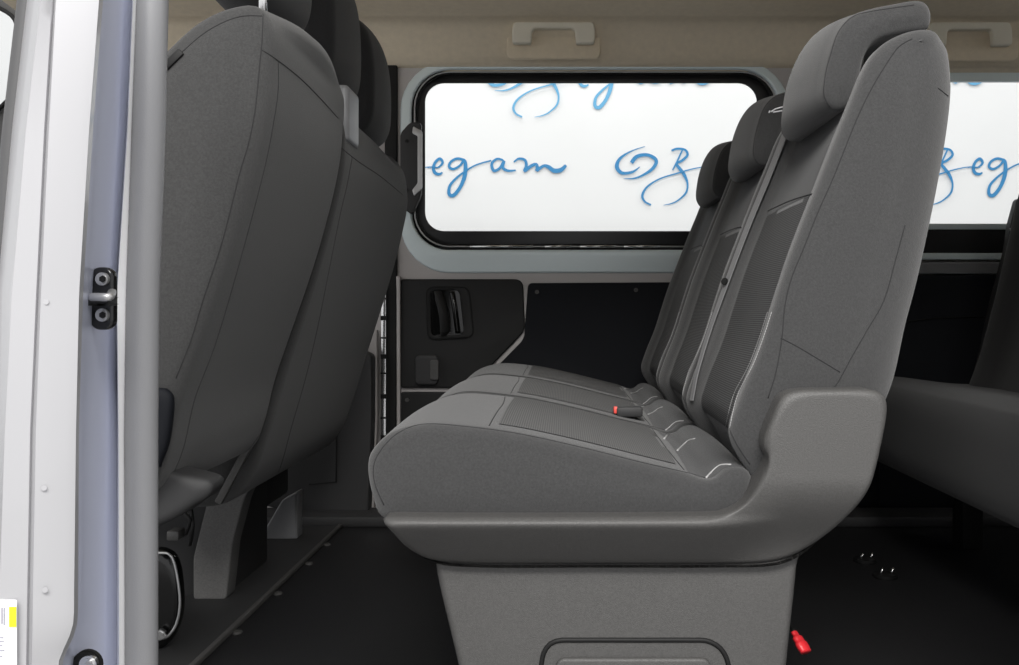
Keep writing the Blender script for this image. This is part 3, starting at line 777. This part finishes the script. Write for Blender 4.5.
# ================================================================== BACKDROP WITH THE LETTERING
YB = 4.6
bd = bpy.data.meshes.new('backdrop')
bd.from_pydata([(-5.5, YB, -1), (6.5, YB, -1), (6.5, YB, 4.2), (-5.5, YB, 4.2)], [], [(0, 1, 2, 3)])
B = link('printed_backdrop', bd, 'backdrop', smooth=False)
tag(B, 'white backdrop wall printed with blue handwritten lettering, outside the windows', 'backdrop')
def cr(ox, oy, s, pts): return [((x / s) + ox, (y / s) + oy) for x, y in pts]
S = 5.095
A1 = lambda p: cr(400, 120, S, p); A2 = lambda p: [(x - 275, y) for x, y in cr(580, 120, S, p)]
strokes = [  # path, widths
    (A1([(140, 243), (165, 243), (195, 240), (217, 218), (203, 197), (180, 215), (170, 245), (178, 268), (197, 276), (217, 268)]), [.4, .6, 1.2, 2.0, 2.2, 2.2, 2.6, 2.6, 2.2, 1.2]),
    (A1([(328, 204), (292, 196), (260, 212), (250, 238), (272, 250), (305, 232), (328, 204), (334, 240), (328, 290), (305, 345), (272, 384), (250, 376), (254, 335), (285, 298), (330, 262), (390, 228), (465, 206)]),
     [2, 2, 2, 2.2, 2, 1.8, 2.2, 3.2, 3.2, 2.8, 3, 2.8, 2.2, 1.8, 1.4, 1.2, 1.2]),
    (A1([(525, 205), (495, 198), (468, 222), (478, 258), (508, 245), (530, 208), (524, 242), (550, 258), (590, 256)]), [1.6, 1.8, 2.2, 2.4, 2.0, 2.2, 2.4, 2.0, 1.2]),
    (A1([(580, 214), (605, 197), (636, 204), (644, 232), (634, 260), (668, 234), (694, 226), (700, 250), (696, 258), (730, 234), (755, 238), (785, 258), (820, 254), (846, 230)]),
     [1.2, 1.8, 2.2, 2.4, 2.4, 2.6, 2.4, 3, 2.8, 2.2, 3, 3.6, 3.4, 2.2]),
    (A2([(330, 135), (262, 158), (205, 195), (188, 238), (215, 270), (268, 264), (305, 238)]), [.5, 1, 2.2, 3.2, 2.6, 2, .6]),
    (A2([(262, 218), (290, 186), (345, 178), (388, 205), (372, 245), (322, 280), (272, 298), (222, 298)]), [3, 3, 2.6, 2.8, 2.6, 1.8, 1.2, .4]),
    (A2([(466, 156), (496, 146), (535, 152), (548, 178), (520, 206), (492, 222), (510, 250), (532, 280), (548, 325), (540, 370), (505, 405), (470, 424), (425, 434)]),
     [1.6, 1.8, 1.8, 2, 2, 2, 2.6, 2.6, 1.6, 1.6, 1.2, 1, .4]),
    (A2([(522, 152), (500, 200), (472, 256)]), [1.2, 1.4, 1.2]),
    (A2([(362, 433), (330, 415), (318, 382), (345, 338), (410, 298), (500, 270), (570, 250), (640, 238), (690, 243)]), [1.4, 1.6, 2, 1.6, 1.2, 1.2, 1, .7, .5]),
]
def logo(dx, dy, m):
    v = []; f = []
    for kk, (path, w) in enumerate(strokes):
        P = resample(catmull([(x + dx, y + dy, k) for (x, y), k in zip(path, w)], False), 90, False)
        base = len(v)
        for i, q in enumerate(P):
            a = P[max(i - 1, 0)]; b = P[min(i + 1, len(P) - 1)]; tx, ty = b[0] - a[0], b[1] - a[1]; l = math.hypot(tx, ty) or 1
            for s1 in (-1, 1): v.append(at(q[0] - ty / l * s1 * q[2] * .62, q[1] + tx / l * s1 * q[2] * .62, YB - .004 - .0015 * kk - .00003 * i))
        for i in range(len(P) - 1):
            a = base + i * 2; f.append((a, a + 1, a + 3, a + 2))
    me = bpy.data.meshes.new('printed_lettering'); me.from_pydata(v, [], f)
    return link('printed_lettering', me, m, B, smooth=False)
for dx, dy in ((0, 0), (275, 0), (540, 0), (-270, 0)): logo(dx, dy, 'blue')
for dx, dy in ((146, -88), (418, -88), (-128, -88), (684, -88)): logo(dx, dy, 'bluelt')
for dx, dy in ((138, 88), (408, 88), (678, 88)): logo(dx, dy, 'bluelt')
gp = bpy.data.meshes.new('ground')
gp.from_pydata([(-8, -4, -.55), (9, -4, -.55), (9, 6, -.55), (-8, 6, -.55)], [], [(0, 1, 2, 3)])
structure(link('floor_outside', gp, mat('pale_concrete', (.36, .36, .36), .8, var=.06, vscale=3), smooth=False))

# ================================================================== LIGHT AND CAMERA
W = bpy.data.worlds.new('studio'); bpy.context.scene.world = W; W.use_nodes = True
bg_ = W.node_tree.nodes['Background']; bg_.inputs[0].default_value = (.985, .985, 1, 1); bg_.inputs[1].default_value = 1.0
def area(name, loc, target, sx, sy, power, col=(1, 1, 1)):
    l = bpy.data.lights.new(name, 'AREA'); l.shape = 'RECTANGLE'; l.size = sx; l.size_y = sy; l.energy = power; l.color = col
    o = bpy.data.objects.new(name, l); COL.objects.link(o); o.location = loc
    o.rotation_euler = (Vector(target) - Vector(loc)).to_track_quat('-Z', 'Y').to_euler()
    return o
area('door_light', (.1, -1.6, 2.9), (0, 1.5, .5), 2.4, 1.2, 200, (1, .98, .95))
area('backdrop_light', (.3, 3.1, 3.6), (.3, 4.6, 1.0), 6, .8, 60)

cam = bpy.data.cameras.new('camera'); co = bpy.data.objects.new('camera', cam); COL.objects.link(co)
co.location = (0, 0, CZ); co.rotation_euler = (math.pi / 2, 0, 0)
cam.sensor_width = 36; cam.lens = F / 1019 * 36
cam.shift_x = -(VX - 509.5) / 1019; cam.shift_y = -(332.5 - VY) / 1019
cam.clip_start = .05
bpy.context.scene.camera = co
sc = bpy.context.scene
sc.view_settings.view_transform = 'Standard'; sc.view_settings.look = 'None'
